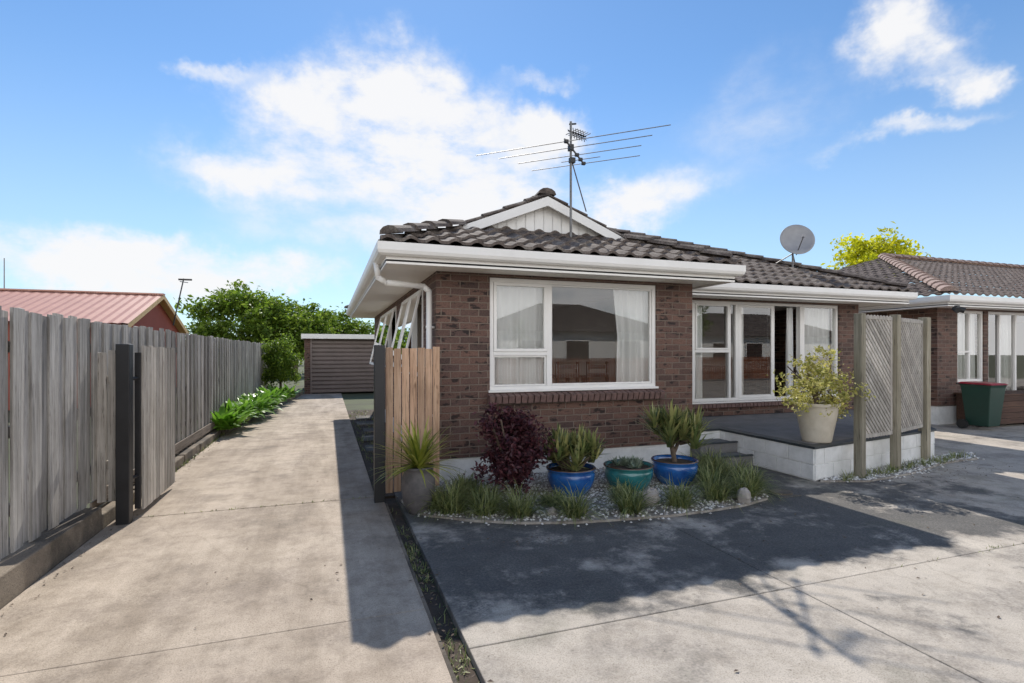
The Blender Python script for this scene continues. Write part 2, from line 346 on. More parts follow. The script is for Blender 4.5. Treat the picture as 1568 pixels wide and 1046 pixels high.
def slope(mb,O,sd,td,a,b,tmax,tan,mat,z0=2.80,course=.30,per=.25,amp=.036):
    O=Vector(O);sd=Vector(sd);td=Vector(td); n=int(math.ceil(tmax/course))
    for r in range(n):
        t0=r*course;t1=min(tmax,t0+course)
        if t1-t0<.02: continue
        A0,B0,A1,B1=a(t0+1e-4),b(t0),a(t1-1e-4),b(t1)
        lo=min(A0,A1);hi=max(B0,B1); step=per/8; k0=int(math.floor(lo/step));k1=int(math.ceil(hi/step))
        vs=[];cnt=0
        jz=random.uniform(-.004,.004)
        for k in range(k0,k1+1):
            s_=k*step
            ph=(s_/per)%1.0
            hgt=amp*(math.sin(math.pi*ph/.62) if ph<.62 else -.12*math.sin(math.pi*(ph-.62)/.38))
            tj=.007*math.sin(int(s_/per)*12.9+r*7.7)
            s0=min(max(s_,A0),B0); s1=min(max(s_,A1),B1)
            zl=z0+tan*t0+.045+hgt+jz+tj; zu=z0+tan*t1+.012+hgt
            p0=O+sd*s0+td*t0; p1=O+sd*s1+td*(t1+.01)
            vs+= [(p0.x,p0.y,zl-.035),(p0.x,p0.y,zl),(p1.x,p1.y,zu)]; cnt+=1
        fs=[]
        for i in range(cnt-1):
            q=3*i; fs+= [(q,q+3,q+4,q+1),(q+1,q+4,q+5,q+2)]
        mb.add(vs,fs,mat)
def caps(mb,p0,p1,mat,r=.11,ln=.38):
    p0=Vector(p0);p1=Vector(p1);D=(p1-p0);n=max(1,int(round(D.length/ln)));d=D.normalized()
    side=d.cross(Vector((0,0,1))).normalized();up=side.cross(d).normalized()
    for i in range(n):
        a=p0+D*(i/n);b=p0+D*((i+1)/n)+d*.04; vs=[]
        for p,rr,l in((a,r*1.08,.012),(b,r*.92,-.008)):
            for k in range(7):
                t=math.pi*k/6; vs.append(p+side*rr*math.cos(t)*1.15+up*(rr*math.sin(t)*.75+l))
        fs=[(k,k+1,8+k,7+k) for k in range(6)]+[(6,5,4,3,2,1,0)]
        mb.add(vs,fs,mat)

# ------------------------------------------------------------------ ground
mb=MB(); mb.add([(-400,-400,-.05),(400,-400,-.05),(400,400,-.05),(-400,400,-.05)],[(0,1,2,3)],'ground'); mb.obj('ground')
mb=MB()
ys=[-6,-2.4,.6,3.3,6.04,9,12,15,18,21.9]
for y0,y1 in zip(ys[:-1],ys[1:]): 
    xr=.575 if y1<6.1 else .50
    mb.box(-1.93 if y1<12.1 else -2.02,xr,y0+.003,y1-.003,-.12,random.uniform(-.002,.002),'drive')
mb.obj('driveway',bevel=.006)
mb=MB()
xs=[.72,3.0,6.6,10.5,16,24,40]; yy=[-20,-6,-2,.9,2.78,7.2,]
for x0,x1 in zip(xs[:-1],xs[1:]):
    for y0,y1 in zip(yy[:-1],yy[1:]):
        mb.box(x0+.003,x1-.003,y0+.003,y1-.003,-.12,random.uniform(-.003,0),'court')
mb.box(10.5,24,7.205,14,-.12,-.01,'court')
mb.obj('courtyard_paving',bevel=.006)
mb=MB(); mb.box(.58,.715,-6,7,-.10,-.045,'soil'); mb.box(.578,.60,-6,5.8,-.11,-.012,'kerb'); mb.obj('drain_channel')
mb=MB()
for _ in range(110):
    y=random.choice([random.uniform(1.5,3.2),random.uniform(2.3,5.6),random.uniform(3.9,4.6)]); blades(mb,(random.uniform(.6,.7),y,-.045),random.randint(3,8),(.02,.06),.006,'blade_grass',e0=(10,80),spread=.03,seg=2)
for _ in range(50): blades(mb,(random.uniform(4,8),2.78+random.uniform(-.01,.01),-.01),4,(.02,.04),.006,'blade_grass',e0=(10,80),spread=.03,seg=2)
for _ in range(110): blades(mb,(-1.93+random.uniform(-.01,.02),random.uniform(6.5,16),0),5,(.02,.08),.007,'blade_grass',e0=(20,80),spread=.03,seg=2)
for _ in range(40): blades(mb,(random.uniform(-1.8,.4),6.04,0),3,(.01,.025),.005,'blade_grass',e0=(20,80),spread=.02,seg=2)
mb.obj('weeds')
mb=MB(); dl=[]
for (cx_,cy_,sx_,sy_,n_) in ((.65,3.3,.05,1.6,160),(-1.85,7,.05,4,160),(2.6,4.25,1.4,.12,120),(.2,4,.9,2.2,40),(4,2.8,2,.8,50),(7.4,4.7,1,.15,120)):
    for _ in range(n_): dl.append((random.gauss(cx_,sx_),random.gauss(cy_,sy_),.006))
leaves(mb,np.array(dl),.028,'bark',up=4); mb.obj('leaf_litter')
mb=MB(); mb.box(.505,1.26,6.1,15.5,-.12,-.02,'soil')
for i in range(7):
    y=6.6+i*1.1; mb.box(.6+random.uniform(0,.1),1.05,y,y+.6,-.04,.01,'court',.01)
mb.obj('side_path')
mb=MB()
for _ in range(160): blades(mb,(random.uniform(.55,1.2),random.uniform(6.2,15),-.02),6,(.03,.12),.008,'blade_grass',e0=(20,80),spread=.05,seg=2)
mb.obj('side_weeds')

# ------------------------------------------------------------------ left retaining kerb, fence
mb=MB(); mb.box(-2.30,-1.935,-6,5.78,-.1,.20,'kerb',.006)
for i in range(16):
    y=5.8+i*1.0; mb.box(-2.1+.02*random.random(),-1.955,y,y+.97,-.1,.12+random.uniform(-.01,.01),'kerb',.006)
mb.obj('retaining_kerb',bevel=.012)
mb=MB(); y=-5.0; FX=-2.075
while y<21:
    w=.145+random.uniform(-.010,.002); o=.0 if int(y/.133)%2 else .02
    o+=random.uniform(-.004,.004)
    mb.box(FX-.018+o,FX+o,y,y+w,.205+random.uniform(0,.02),1.90+random.uniform(-.022,.016),'fence',.005); y+=.133
g=grp('paling_fence'); mb.obj('palings',g)
mb=MB()
for z in(.45,1.0,1.6): mb.box(FX-.07,FX-.028,-5,21,z,z+.08,'fenceY')
for i in range(11): mb.box(FX-.16,FX-.07,-4.5+i*2.4,-4.4+i*2.4,-.05,1.8,'postwood')
mb.obj('rails',g)
mb=MB(); mb.box(FX-.02,FX+.015-.02,5.95,21,.12,.20,'fenceY'); mb.box(FX+.030,FX+.048,6.0,21,.17,.30,'fenceY'); mb.obj('bottom_board',g)
g=grp('fence_infill_panel'); mb=MB()
mb.box(-2.03,-1.965,5.93,5.955,.2,1.60,'oldgate',.003); mb.box(-1.945,-1.87,5.93,5.955,.2,1.62,'oldgate',.003)
mb.box(-2.03,-1.84,5.96,6.0,.5,.58,'oldgate'); mb.box(-2.03,-1.84,5.96,6.0,1.3,1.38,'oldgate'); mb.obj('pickets',g)
g=grp('timber_gate'); mb=MB(); mb.box(-1.86,-1.75,5.84,5.95,-.02,1.68,'black'); mb.obj('gate_post',g,bevel=.006)
mb=MB(); mb.box(-1.772,-1.728,6.06,6.10,.08,1.60,'black'); mb.box(-1.772,-1.728,6.10,7.22,.30,.35,'black'); mb.box(-1.772,-1.728,6.10,7.22,1.40,1.45,'black')
for z in(.4,1.35): mb.cyl((-1.79,5.9,z),(-1.75,6.08,z+.0),.018,.018,8,'black')
mb.obj('gate_frame',g)
mb=MB(); y=6.10
while y<7.2: mb.box(-1.727,-1.707,y,y+.088,.06+random.uniform(0,.01),1.66+random.uniform(-.012,.012),'oldgate',.002); y+=.104
mb.obj('pickets',g)
g=grp('timber_gate'); mb=MB(); mb.box(.47,.58,5.80,5.91,-.02,1.68,'black'); mb.obj('gate_post',g,bevel=.006)
mb=MB(); n=7
for i in range(n):
    x=.60+i*.092; y=5.93+i*.028; mb.box(x,x+.078,y,y+.02,.05+random.uniform(0,.01),1.655+random.uniform(-.015,.015),'gatewood',.002)
mb.obj('pickets',g)
mb=MB(); 
for z in(.35,1.38):
    mb.add([(.59,5.955,z),(1.23,6.15,z),(1.23,6.15,z+.06),(.59,5.955,z+.06),(.59,5.99,z),(1.23,6.19,z),(1.23,6.19,z+.06),(.59,5.99,z+.06)],[(0,1,2,3),(5,4,7,6),(3,2,6,7),(0,4,5,1)],'gatewood')
mb.obj('rails',g)

# ------------------------------------------------------------------ brick house
H=grp('brick_house'); SO=2.598
FW=(1.938,4.406,1.11,2.555)
ops_side=[(7.35,9.3,1.25,2.5),(10.4,13.2,1.25,2.5)]
mb=MB(); wall(mb,'X',6.42,6.62,1.255,5.02,.29,SO,[FW],'brick_x')
RW=(5.45,9.857,.69,2.56)
wall(mb,'X',8.0,8.2,5.02,10.4,.43,SO,[RW],'brick_x')
wall(mb,'X',15.3,15.5,1.255,10.4,.29,SO,[],'brick_x')
mb.obj('walls_front',H)
mb=MB(); wall(mb,'Y',1.255,1.455,6.622,15.298,.29,SO,ops_side,'brick_y'); wall(mb,'Y',4.82,5.02,6.622,7.998,.29,SO,[],'brick_y')
wall(mb,'Y',10.2,10.4,8.202,15.298,.29,SO,[],'brick_y'); mb.obj('walls_side',H)
mb=MB(); mb.poly([(1.275,6.44),(5.0,6.44),(5.0,8.02),(10.38,8.02),(10.38,15.48),(1.275,15.48)],-.05,.288,'found'); mb.obj('foundation',H)
mb=MB(); mb.poly([(1.46,6.625),(4.815,6.625),(4.815,8.25),(10.19,8.25),(10.19,15.29),(1.46,15.29)],.29,.46,'infloor'); mb.obj('interior_floor',H)
mb=MB(); mb.box(1.456,10.19,11.0,11.1,.46,SO,'inwall'); mb.box(4.83,4.93,8.3,10.99,.46,SO,'inwall'); mb.box(1.457,1.47,6.63,7.3,.46,SO,'inwall'); mb.obj('interior_walls',H)
EX=5.32
path=[(.6,15.9),(.6,5.9),(EX,5.9),(EX,7.4),(11.01,7.4),(11.01,15.9)]
mb=MB(); mb.poly(path,2.60,2.62,'soffit'); mb.obj('soffit',H)
GP=[(.002,2.655),(.055,2.655),(.085,2.675),(.1,2.71),(.1,2.795),(.085,2.795),(.083,2.715),(.05,2.672),(.002,2.672)]
FP=[(-.022,2.575),(0,2.575),(0,2.785),(-.022,2.785)]
mb=MB(); mb.sweep(path,FP,'white'); mb.obj('fascia',H)
mb=MB(); mb.sweep(path,GP,'white'); mb.obj('gutter',H)
T=.41; x0,x1,y0,y1,x2,yb=.54,EX+.06,5.84,7.34,11.07,15.96; hw=(x1-x0)/2; hm=(yb-y1)/2; tv=1.12
def la(t): return t if t<=tv else (tv if t<=hw else (y1-y0)+t)
mb=MB()
slope(mb,(x0,y0,0),(1,0,0),(0,1,0),lambda t:t,lambda t:(x1-x0)-t,1.27,T,'roof')
slope(mb,(x0,y0,0),(0,1,0),(1,0,0),la,lambda t:(yb-y0)-t,hm,T,'roof')
slope(mb,(x1,y0,0),(0,1,0),(-1,0,0),lambda t:min(t,tv),lambda t:(y1-y0)+t,hw,T,'roof')
slope(mb,(x0,y1,0),(1,0,0),(0,1,0),lambda t:(x1-x0)-t if t<hw else t,lambda t:(x2-x0)-t,hm,T,'roof')
slope(mb,(x2,y1,0),(0,1,0),(-1,0,0),lambda t:t,lambda t:(yb-y1)-t,hm,T,'roof')
slope(mb,(x0,yb,0),(1,0,0),(0,-1,0),lambda t:t,lambda t:(x2-x0)-t,hm,T,'roof')
mb.obj('roof_tiles',H)
mb=MB(); zc=2.86
def rp(x,y,t): return (x,y,zc+T*t)
cx=(x0+x1)/2; q0=.10
caps(mb,rp(x0+q0,y0+q0,q0),rp(x0+tv,y0+tv,tv),'roof'); caps(mb,rp(x1-q0,y0+q0,q0),rp(x1-tv,y0+tv,tv),'roof')
caps(mb,rp(cx,y0+tv,hw),rp(cx,y1+hw,hw),'roof'); caps(mb,rp(x2-q0,y1+q0,q0),rp(x2-hm,y1+hm,hm),'roof')
caps(mb,rp(x0+hm,y1+hm,hm),rp(x2-hm,y1+hm,hm),'roof'); caps(mb,rp(x0,yb,0),rp(x0+hm,yb-hm,hm),'roof'); caps(mb,rp(x2,yb,0),rp(x2-hm,yb-hm,hm),'roof')
caps(mb,rp(x0+hw,y1+hw,hw),rp(x0+hm,y1+hm,hm),'roof')
yv=y0+tv
caps(mb,rp(x0+tv+.05,yv+.06,tv),rp(cx,yv+.06,hw),'roof',.06); caps(mb,rp(x1-tv-.05,yv+.06,tv),rp(cx,yv+.06,hw),'roof',.06)
mb.obj('ridge_caps',H)
mb=MB(); gt=1.25; yg=y0+gt
zb=2.80+T*gt; za=2.80+T*hw
nb=18
for i in range(nb):
    a=x0+gt-.1+(2*(hw-gt)+.2)*i/nb; b=x0+gt-.1+(2*(hw-gt)+.2)*(i+1)/nb-.012
    za_=za-T*abs(a-cx); zb_=za-T*abs(b-cx)
    mb.add([(a,yg,zb-.1),(b,yg,zb-.1),(b,yg,zb_),(a,yg,za_)],[(0,1,2,3)],'white')
mb.add([(x0+gt-.1,yg+.01,zb-.1),(x1-gt+.1,yg+.01,zb-.1),(cx,yg+.01,za)],[(0,1,2)],'white')
for sx in(-1,1):
    e=hw-tv+.03; vs=[]
    for yy_ in(yv-.02,yv+.005):
        vs+= [(cx+sx*e,yy_,za-T*e-.10),(cx,yy_,za-.10),(cx,yy_,za+.03),(cx+sx*e,yy_,za-T*e+.03)]
    mb.add(vs,[(0,1,2,3),(4,7,6,5),(0,4,5,1),(3,2,6,7),(0,3,7,4)],'white')
    mb.add([(cx+sx*e,yv,za-T*e-.02),(cx,yv,za-.02),(cx,yg,za-.02),(cx+sx*e,yg,za-T*e-.02)],[(0,1,2,3)],'soffit')
mb.obj('gablet',H)
mb=MB(); a,b,c,d=FW; yF=6.44
frame(mb,a,b,c,d,yF,.055,.09); mb.box(2.73,2.79,yF,yF+.09,c+.055,d-.055,'white')
mb.box(a+.055,2.73,yF,yF+.09,1.56,1.61,'white')
frame(mb,a+.057,2.728,1.612,d-.057,yF-.012,.04,.05); frame(mb,a+.057,2.728,c+.057,1.558,yF+.02,.02,.04); frame(mb,2.792,b-.057,c+.057,d-.057,yF+.02,.022,.04)
mb.box(a-.02,b+.02,yF-.05,yF-.002,c-.018,c+.012,'white')
mb.obj('window_frame',H,bevel=.004)
mb=MB(); pane(mb,a+.06,2.73,1.62,d-.06,yF+.02); pane(mb,a+.06,2.73,c+.06,1.56,yF+.045); pane(mb,2.79,b-.06,c+.06,d-.06,yF+.045); mb.obj('window_glass',H)
mb=MB(); x=1.90
while x<4.46:
    mt=Matrix.Translation((0,6.31,.955))@Matrix.Rotation(math.radians(14),4,'X')
    mb.box(x,x+.072,0,.13,.0,.10,'sillbrick',.003,mt); x+=.086
mb.box(1.905,4.52,6.34,6.418,.955,1.03,'kerb')
mb.obj('brick_sill',H,bevel=.005)
mb=MB(); curtain(mb,1.99,2.72,1.16,2.5,6.555,.02); curtain(mb,3.78,4.36,1.16,2.5,6.56,.025,.12,.12); mb.obj('curtains',H)
mb=MB(); yR=8.03; c,d=.69,2.56
frame(mb,5.45,7.318,c,d,yR,.06,.1); mb.box(6.28,6.34,yR,yR+.1,c+.06,d-.06,'white'); mb.box(7.10,7.15,yR,yR+.1,c+.06,d-.06,'white')
for p,q in((5.51,6.28),(6.34,7.10)): mb.box(p,q,yR,yR+.1,1.60,1.65,'white'); frame(mb,p+.002,q-.002,1.652,d-.062,yR-.012,.035,.05)
frame(mb,7.32,8.90,c,d,yR,.05,.1); frame(mb,7.372,8.19,c+.052,d-.052,yR+.02,.05,.035); frame(mb,7.45,8.26,c+.052,d-.052,yR+.06,.05,.03)
frame(mb,8.902,9.857,c,d,yR,.06,.1)
mb.box(5.45,9.857,yR-.05,yR-.002,c-.03,c,'white')
mb.obj('sliding_door_frame',H,bevel=.004)
mb=MB(); pane(mb,5.5,6.3,c+.05,d-.05,yR+.04); pane(mb,6.33,7.27,c+.05,d-.05,yR+.04); pane(mb,7.42,8.15,c+.1,d-.1,yR+.035); pane(mb,7.5,8.22,c+.1,d-.1,yR+.075); pane(mb,8.95,9.81,c+.05,d-.05,yR+.04); mb.obj('sliding_door_glass',H)
mb=MB(); x=5.45
while x<9.85: mb.box(x,x+.074,7.93,8.03,.585,.655,'sillbrick',.002); x+=.086
mb.obj('door_sill',H,bevel=.003)
mb=MB(); curtain(mb,5.5,6.62,.72,2.5,8.18,.025); curtain(mb,8.95,9.8,.72,2.5,8.17,.025); curtain(mb,8.66,8.86,.72,2.5,8.2,.03,.08); mb.obj('curtains_b',H)
mb=MB()
mb.box(2.7,4.3,8.3,9.1,1.16,1.20,'furn')
for x in(2.75,4.22):
    for y in(8.34,9.0): mb.box(x,x+.06,y,y+.06,.46,1.16,'furn')
for x in(2.9,3.5,4.05):
    for yy_ in(7.85,):
        mb.box(x,x+.4,yy_,yy_+.4,.88,.92,'furn'); mb.box(x,x+.04,yy_,yy_+.04,.46,1.45,'furn'); mb.box(x+.36,x+.4,yy_,yy_+.04,.46,1.45,'furn')
        for k in range(3): mb.box(x+.04,x+.36,yy_+.01,yy_+.03,1.05+k*.14,1.12+k*.14,'furn')
mb.box(7.6,8.5,9.6,10.3,.46,1.3,'furn'); mb.box(3.4,4.4,10.9,10.98,1.6,2.3,'white'); mb.box(5.2,5.9,10.9,10.98,1.5,2.2,'furn')
mb.obj('furniture',H)
mb=MB(); mg=MB()
for (p,q,r,s_) in ops_side:
    for (u0,u1) in ((p,(p+q)/2),((p+q)/2,q)):
        mb.box(1.24,1.32,u0,u1,r,r+.05,'white'); mb.box(1.24,1.32,u0,u1,s_-.05,s_,'white'); mb.box(1.24,1.32,u0,u0+.05,r+.05,s_-.05,'white'); mb.box(1.24,1.32,u1-.05,u1,r+.05,s_-.05,'white')
        mt=Matrix.Translation((1.235,0,s_-.04))@Matrix.Rotation(math.radians(13),4,'Y')
        hh=-(s_-r)+.08
        for bx in((-.03,0,u0+.04,u1-.04,-.05,0),(-.03,0,u0+.04,u1-.04,hh,hh+.05),(-.03,0,u0+.04,u0+.09,hh+.05,-.05),(-.03,0,u1-.09,u1-.04,hh+.05,-.05)): mb.box(*bx,'white',0,mt)
        mg.add([mt@Vector(v) for v in((-.015,u0+.08,hh+.04),(-.015,u1-.08,hh+.04),(-.015,u1-.08,-.04),(-.015,u0+.08,-.04))],[(0,1,2,3)],'glass')
mb.obj('side_window_frames',H,bevel=.003); mg.obj('side_window_glass',H)
mb=MB(); mb.tube([(.55,6.5,2.66),(.57,6.5,2.5),(.66,6.5,2.44),(1.12,6.55,2.42),(1.19,6.55,2.36),(1.19,6.55,.05)],.036,12,'white')
for z in(.8,1.9): mb.box(1.15,1.255,6.53,6.57,z,z+.03,'white')
mb.obj('downpipe',H,True)

# ------------------------------------------------------------------ patio
P=grp('raised_patio'); mb=MB()
pts=[(5.715,4.976),(8.76,5.525),(10.6,7.3),(10.6,7.99),(5.03,7.99),(5.03,6.65),(5.715,6.65)]
mb.poly(pts,-.05,.40,'found'); mb.obj('block_wall',P)
mb=MB(); mb.poly([(5.69,4.95),(8.78,5.50),(10.62,7.29),(10.62,7.99),(5.03,7.99),(5.03,6.63),(5.69,6.63)],.402,.43,'darkpaint'); mb.obj('edge',P)
mb=MB(); mb.poly([(5.83,5.11),(8.70,5.64),(10.45,7.35),(10.45,7.9),(5.1,7.9),(5.1,6.75),(5.83,6.75)],.425,.434,'patio'); mb.obj('slab',P)
mb=MB()
for i,(yy0,z) in enumerate([(5.95,.14),(6.25,.28)]): mb.box(5.03,5.68,yy0,6.645,-.03 if i==0 else .141,z,'patio'); mb.box(5.03,5.68,yy0-.02,yy0+.03,z+.001,z+.022,'darkpaint')
mb.obj('steps',P,bevel=.006)
mb=MB(); ang=math.atan2(.549,3.045)
for r in range(2):
    s_=-.0; k=0
    while s_<3.05:
        w=.39 if not(k==0 and r==1) else .19
        z0_=.01+r*.198; mt=Matrix.Translation((5.715,4.976,0))@Matrix.Rotation(ang,4,'Z')
        mb.box(s_+.004,min(s_+w,3.09)-.004,-.014,.01,z0_,z0_+.188,'found',.002,mt); s_+=w; k+=1
    s_=0;k=0
    while s_<1.6:
        w=.39 if not(k==0 and r==0) else .19
        mb.box(5.701,5.72,4.976+s_+.004,min(4.976+s_+w,6.64)-.004,.01+r*.198,.198+r*.198,'found',.002); s_+=w; k+=1
mb.obj('painted_blocks',P,bevel=.005)

# lattice screen
S=grp('lattice_screen'); mb=MB()
posts=[(6.39,4.90),(7.247,5.05),(8.39,5.42)]
for i,(x,y) in enumerate(posts):
    w=.05 if i<2 else .06
    mt=Matrix.Translation((x,y,0))@Matrix.Rotation(ang,4,'Z'); mb.box(-w,w,-w,w,-.05,2.10+.01*i,'postwood',.004,mt)
mt=Matrix.Translation((8.25,5.62,0))@Matrix.Rotation(ang,4,'Z'); mb.box(-.05,.05,-.05,.05,.4,2.08,'postwood',.004,mt)
mb.obj('posts',S,bevel=.005)
def lattice(mb,p,q,z0,z1):
    p=Vector((*p,0));q=Vector((*q,0));d=(q-p);W=d.length;d.normalize();nrm=Vector((d.y,-d.x,0))
    def bar(a_,b_,zl,zh,th=.018):
        vs=[v+nrm*o+Vector((0,0,z)) for o in(th,-th) for z in(zl,zh) for v in(a_,b_)]
        mb.add(vs,[(0,1,3,2),(5,4,6,7),(0,2,6,4),(1,5,7,3),(2,3,7,6),(0,4,5,1)],'latwood')
    bar(p,q,z0,z0+.045); bar(p,q,z1-.045,z1)
    for sa_ in(0,W-.04): bar(p+d*sa_,p+d*(sa_+.04),z0+.046,z1-.046,.017)
    st=.078; H_=z1-z0
    for sign,off,w in((-1,.006,.038),(1,-.006,.036)):
        k=-int(W/st)-2
        while k*st<H_+W:
            if sign==1: lo=max(0,-k*st); hi=min(W,H_-k*st)
            else: lo=max(0,k*st-H_); hi=min(W,k*st)
            if hi-lo>.02:
                A=p+d*lo+Vector((0,0,z0+k*st+sign*lo))+nrm*off; B=p+d*hi+Vector((0,0,z0+k*st+sign*hi))+nrm*off
                u=(B-A).normalized(); sd_=u.cross(nrm).normalized()*w*.5
                tn=nrm*.005
                mb.add([A-sd_+tn,A+sd_+tn,B+sd_+tn,B-sd_+tn,A-sd_-tn,A+sd_-tn,B+sd_-tn,B-sd_-tn],[(0,1,2,3),(7,6,5,4),(0,4,5,1),(2,6,7,3),(1,5,6,2),(0,3,7,4)],'latwood')
            k+=1
mb=MB(); lattice(mb,(6.46,4.93),(7.18,5.06),.5,2.08); lattice(mb,(7.33,5.10),(8.30,5.40),.5,2.07); mb.obj('lattice',S)

# ------------------------------------------------------------------ neighbour brick house (right)
K=grp('brick_house'); mb=MB()
wall(mb,'X',8.0,8.2,12.8,24.2,.4,SO,[(13.47,14.4,.93,2.56),(14.55,17.5,.6,2.56)],'brick_x'); mb.obj('walls_front',K)
mb=MB(); wall(mb,'Y',12.8,13.0,8.202,17,.4,SO,[],'brick_y'); mb.obj('walls_side',K)
mb=MB(); mb.box(12.82,24.2,8.02,17,-.05,.398,'found'); mb.obj('foundation',K)
mb=MB(); mb.box(12.25,24.8,7.45,17.4,2.60,2.62,'soffit'); pth=[(12.25,17.4),(12.25,7.45),(24.8,7.45)]
mb.sweep(pth,FP,'white'); mb.sweep(pth,GP,'white'); mb.obj('eaves',K)
mb=MB(); hx0,hx1,hy0,hy1=12.2,24.9,7.39,17.4; hh=(hy1-hy0)/2
slope(mb,(hx0,hy0,0),(1,0,0),(0,1,0),lambda t:t,lambda t:(hx1-hx0)+3,hh,.377,'roof2')
slope(mb,(hx0,hy0,0),(0,1,0),(1,0,0),lambda t:t,lambda t:(hy1-hy0)-t,hh,.377,'roof2')
mb.obj('roof_tiles',K)
mb=MB(); caps(mb,(hx0,hy0,2.87),(hx0+hh,hy0+hh,2.87+.377*hh),'cap2',.13); caps(mb,(hx0+hh,hy0+hh,2.87+.377*hh),(27.5,hy0+hh,2.87+.377*hh),'cap2',.13); mb.obj('ridge_caps',K)
mb=MB(); frame(mb,13.47,14.4,.93,2.56,8.03,.06,.08); mb.box(13.91,13.96,8.03,8.11,.99,2.5,'white'); mb.box(13.53,13.91,8.03,8.11,1.6,1.64,'white'); frame(mb,14.55,17.5,.6,2.56,8.03,.06,.08); mb.box(15.0,15.05,8.03,8.11,.66,2.5,'white'); mb.box(15.6,15.65,8.03,8.11,.66,2.5,'white'); mb.obj('window_frames',K)
mb=MB(); pane(mb,13.5,14.37,.96,2.53,8.07); pane(mb,14.6,17.45,.63,2.53,8.07); mb.obj('window_glass',K)
mb=MB(); curtain(mb,13.53,14.35,.98,2.5,8.18); curtain(mb,15.3,15.9,.65,2.5,8.18); mb.obj('curtains',K)
mb=MB(); mb.box(13.02,24,11,11.1,.4,2.6,'inwall'); mb.box(13.02,24,8.21,11,.3,.42,'infloor'); mb.obj('interior',K)
mb=MB(); mb.box(12.33,12.42,7.33,7.38,2.48,2.58,'dark'); mb.cyl((12.33,7.38,2.52),(12.27,7.28,2.47),.05,.06,10,'dark'); mb.cyl((12.43,7.38,2.52),(12.49,7.28,2.47),.05,.06,10,'dark'); mb.obj('flood_light',K)
mb=MB(); z=.06
for i in range(5): mb.box(13.35,18,7.28,7.3,z,z+.115,'decktimber',.002); z+=.122
mb.box(13.33,18,7.27,7.99,z,z+.03,'decktimber'); mb.box(13.35,13.37,7.3,7.95,.06,z,'decktimber'); mb.obj('timber_deck')
B=grp('wheelie_bin'); mb=MB(); bx,by=12.92,7.2
vs=[]
for z,w,dp in((.08,.19,.2),(.55,.225,.24),(.88,.25,.27),(.93,.27,.29)):
    vs+= [(bx-w,by-dp,z),(bx+w,by-dp,z),(bx+w,by+dp,z),(bx-w,by+dp,z)]
fs=[(3,2,1,0)]
for k in range(3):
    for i in range(4): fs.append((4*k+i,4*k+(i+1)%4,4*k+4+(i+1)%4,4*k+4+i))
mb.add(vs,fs,'bin'); mb.obj('body',B,bevel=.015)
mb=MB(); mb.add([(bx-.28,by-.31,.935),(bx+.28,by-.31,.935),(bx+.28,by+.3,.95),(bx-.28,by+.3,.95),(bx-.24,by-.26,.965),(bx+.24,by-.26,.965),(bx+.24,by+.28,.985),(bx-.24,by+.28,.985)],[(0,3,2,1),(4,5,6,7),(0,1,5,4),(1,2,6,5),(2,3,7,6),(3,0,4,7)],'binlid'); mb.obj('lid',B,bevel=.006)
mb=MB(); mb.cyl((bx-.3,by+.22,.1),(bx-.24,by+.22,.1),.1,.1,16,'dark'); mb.cyl((bx+.24,by+.22,.1),(bx+.3,by+.22,.1),.1,.1,16,'dark'); mb.cyl((bx-.22,by+.36,.94),(bx+.22,by+.36,.94),.015,.015,8,'dark'); mb.obj('wheels',B)

# ------------------------------------------------------------------ antenna
A=grp('tv_antenna'); mb=MB(); ax,ay=3.24,6.78
mb.cyl((ax,ay,3.1),(ax,ay,4.86),.018,.016,10,'galv'); mb.tube([(ax,ay,4.35),(ax+.42,ay+.35,3.72)],.009,6,'galv')
ed=Vector((.747,-.665,.0)); bd=Vector((.665,.747,0)); hub=Vector((ax,ay,4.50))
mb.cyl(hub-bd*.3,hub+bd*.75,.013,.013,8,'galv')
for s_,l in((-.22,1.38),(.02,1.12),(.32,.93),(.52,.3),(.7,.85)):
    c_=hub+bd*s_; mb.cyl(c_-ed*l,c_+ed*l,.006,.006,6,'galv'); mb.box(c_.x-.025,c_.x+.025,c_.y-.025,c_.y+.025,c_.z-.02,c_.z+.02,'dark')
mb.box(ax-.03,ax+.03,ay-.04,ay+.04,4.45,4.53,'dark'); mb.box(ax-.02,ax+.06,ay-.03,ay+.03,4.28,4.35,'dark')
u0=Vector((ax,ay,4.72)); ud=Vector((.95,.31,0)); us=Vector((-.31,.95,0))
mb.cyl(u0-ud*.05,u0+ud*.3,.01,.01,6,'dark')
for k in range(6):
    c_=u0+ud*(.02+k*.05); mb.cyl(c_-us*.12,c_+us*.12,.006,.006,5,'dark'); mb.cyl(c_-Vector((0,0,.08)),c_+Vector((0,0,.08))+us*.03,.006,.006,5,'dark'); mb.cyl(c_-Vector((0,0,.07))-us*.04,c_+Vector((0,0,.06))+us*.08,.005,.005,5,'dark')
mb.cyl((ax-.02,ay,4.82),(ax+.09,ay+.02,4.85),.012,.012,6,'dark')
mb.obj('mast_and_elements',A)
D=grp('satellite_dish'); mb=MB(); dc=Vector((9.37,8.6,3.97)); fd=Vector((-.45,-.85,.28)).normalized(); q=fd.to_track_quat('Z','Y').to_matrix().to_4x4()
prof=[(r*.34/6,(r/6)**2*.07) for r in range(0,7)]
mb.lathe(dc,[(max(a,.001),b) for a,b in prof]+[(.345,.065),(.345,.055)]+[(max(a,.001),b-.012) for a,b in prof[::-1]],36,'dish',q); mb.obj('reflector',D,True)
mb=MB(); mb.tube([dc-fd*.02,dc-fd*.12,(9.4,8.72,3.75),(9.4,8.72,3.32)],.02,8,'galv'); mb.tube([(9.4,8.72,3.72),(9.75,8.95,3.45)],.012,6,'galv'); mb.tube([(9.4,8.72,3.72),(9.15,9.0,3.5)],.012,6,'galv')
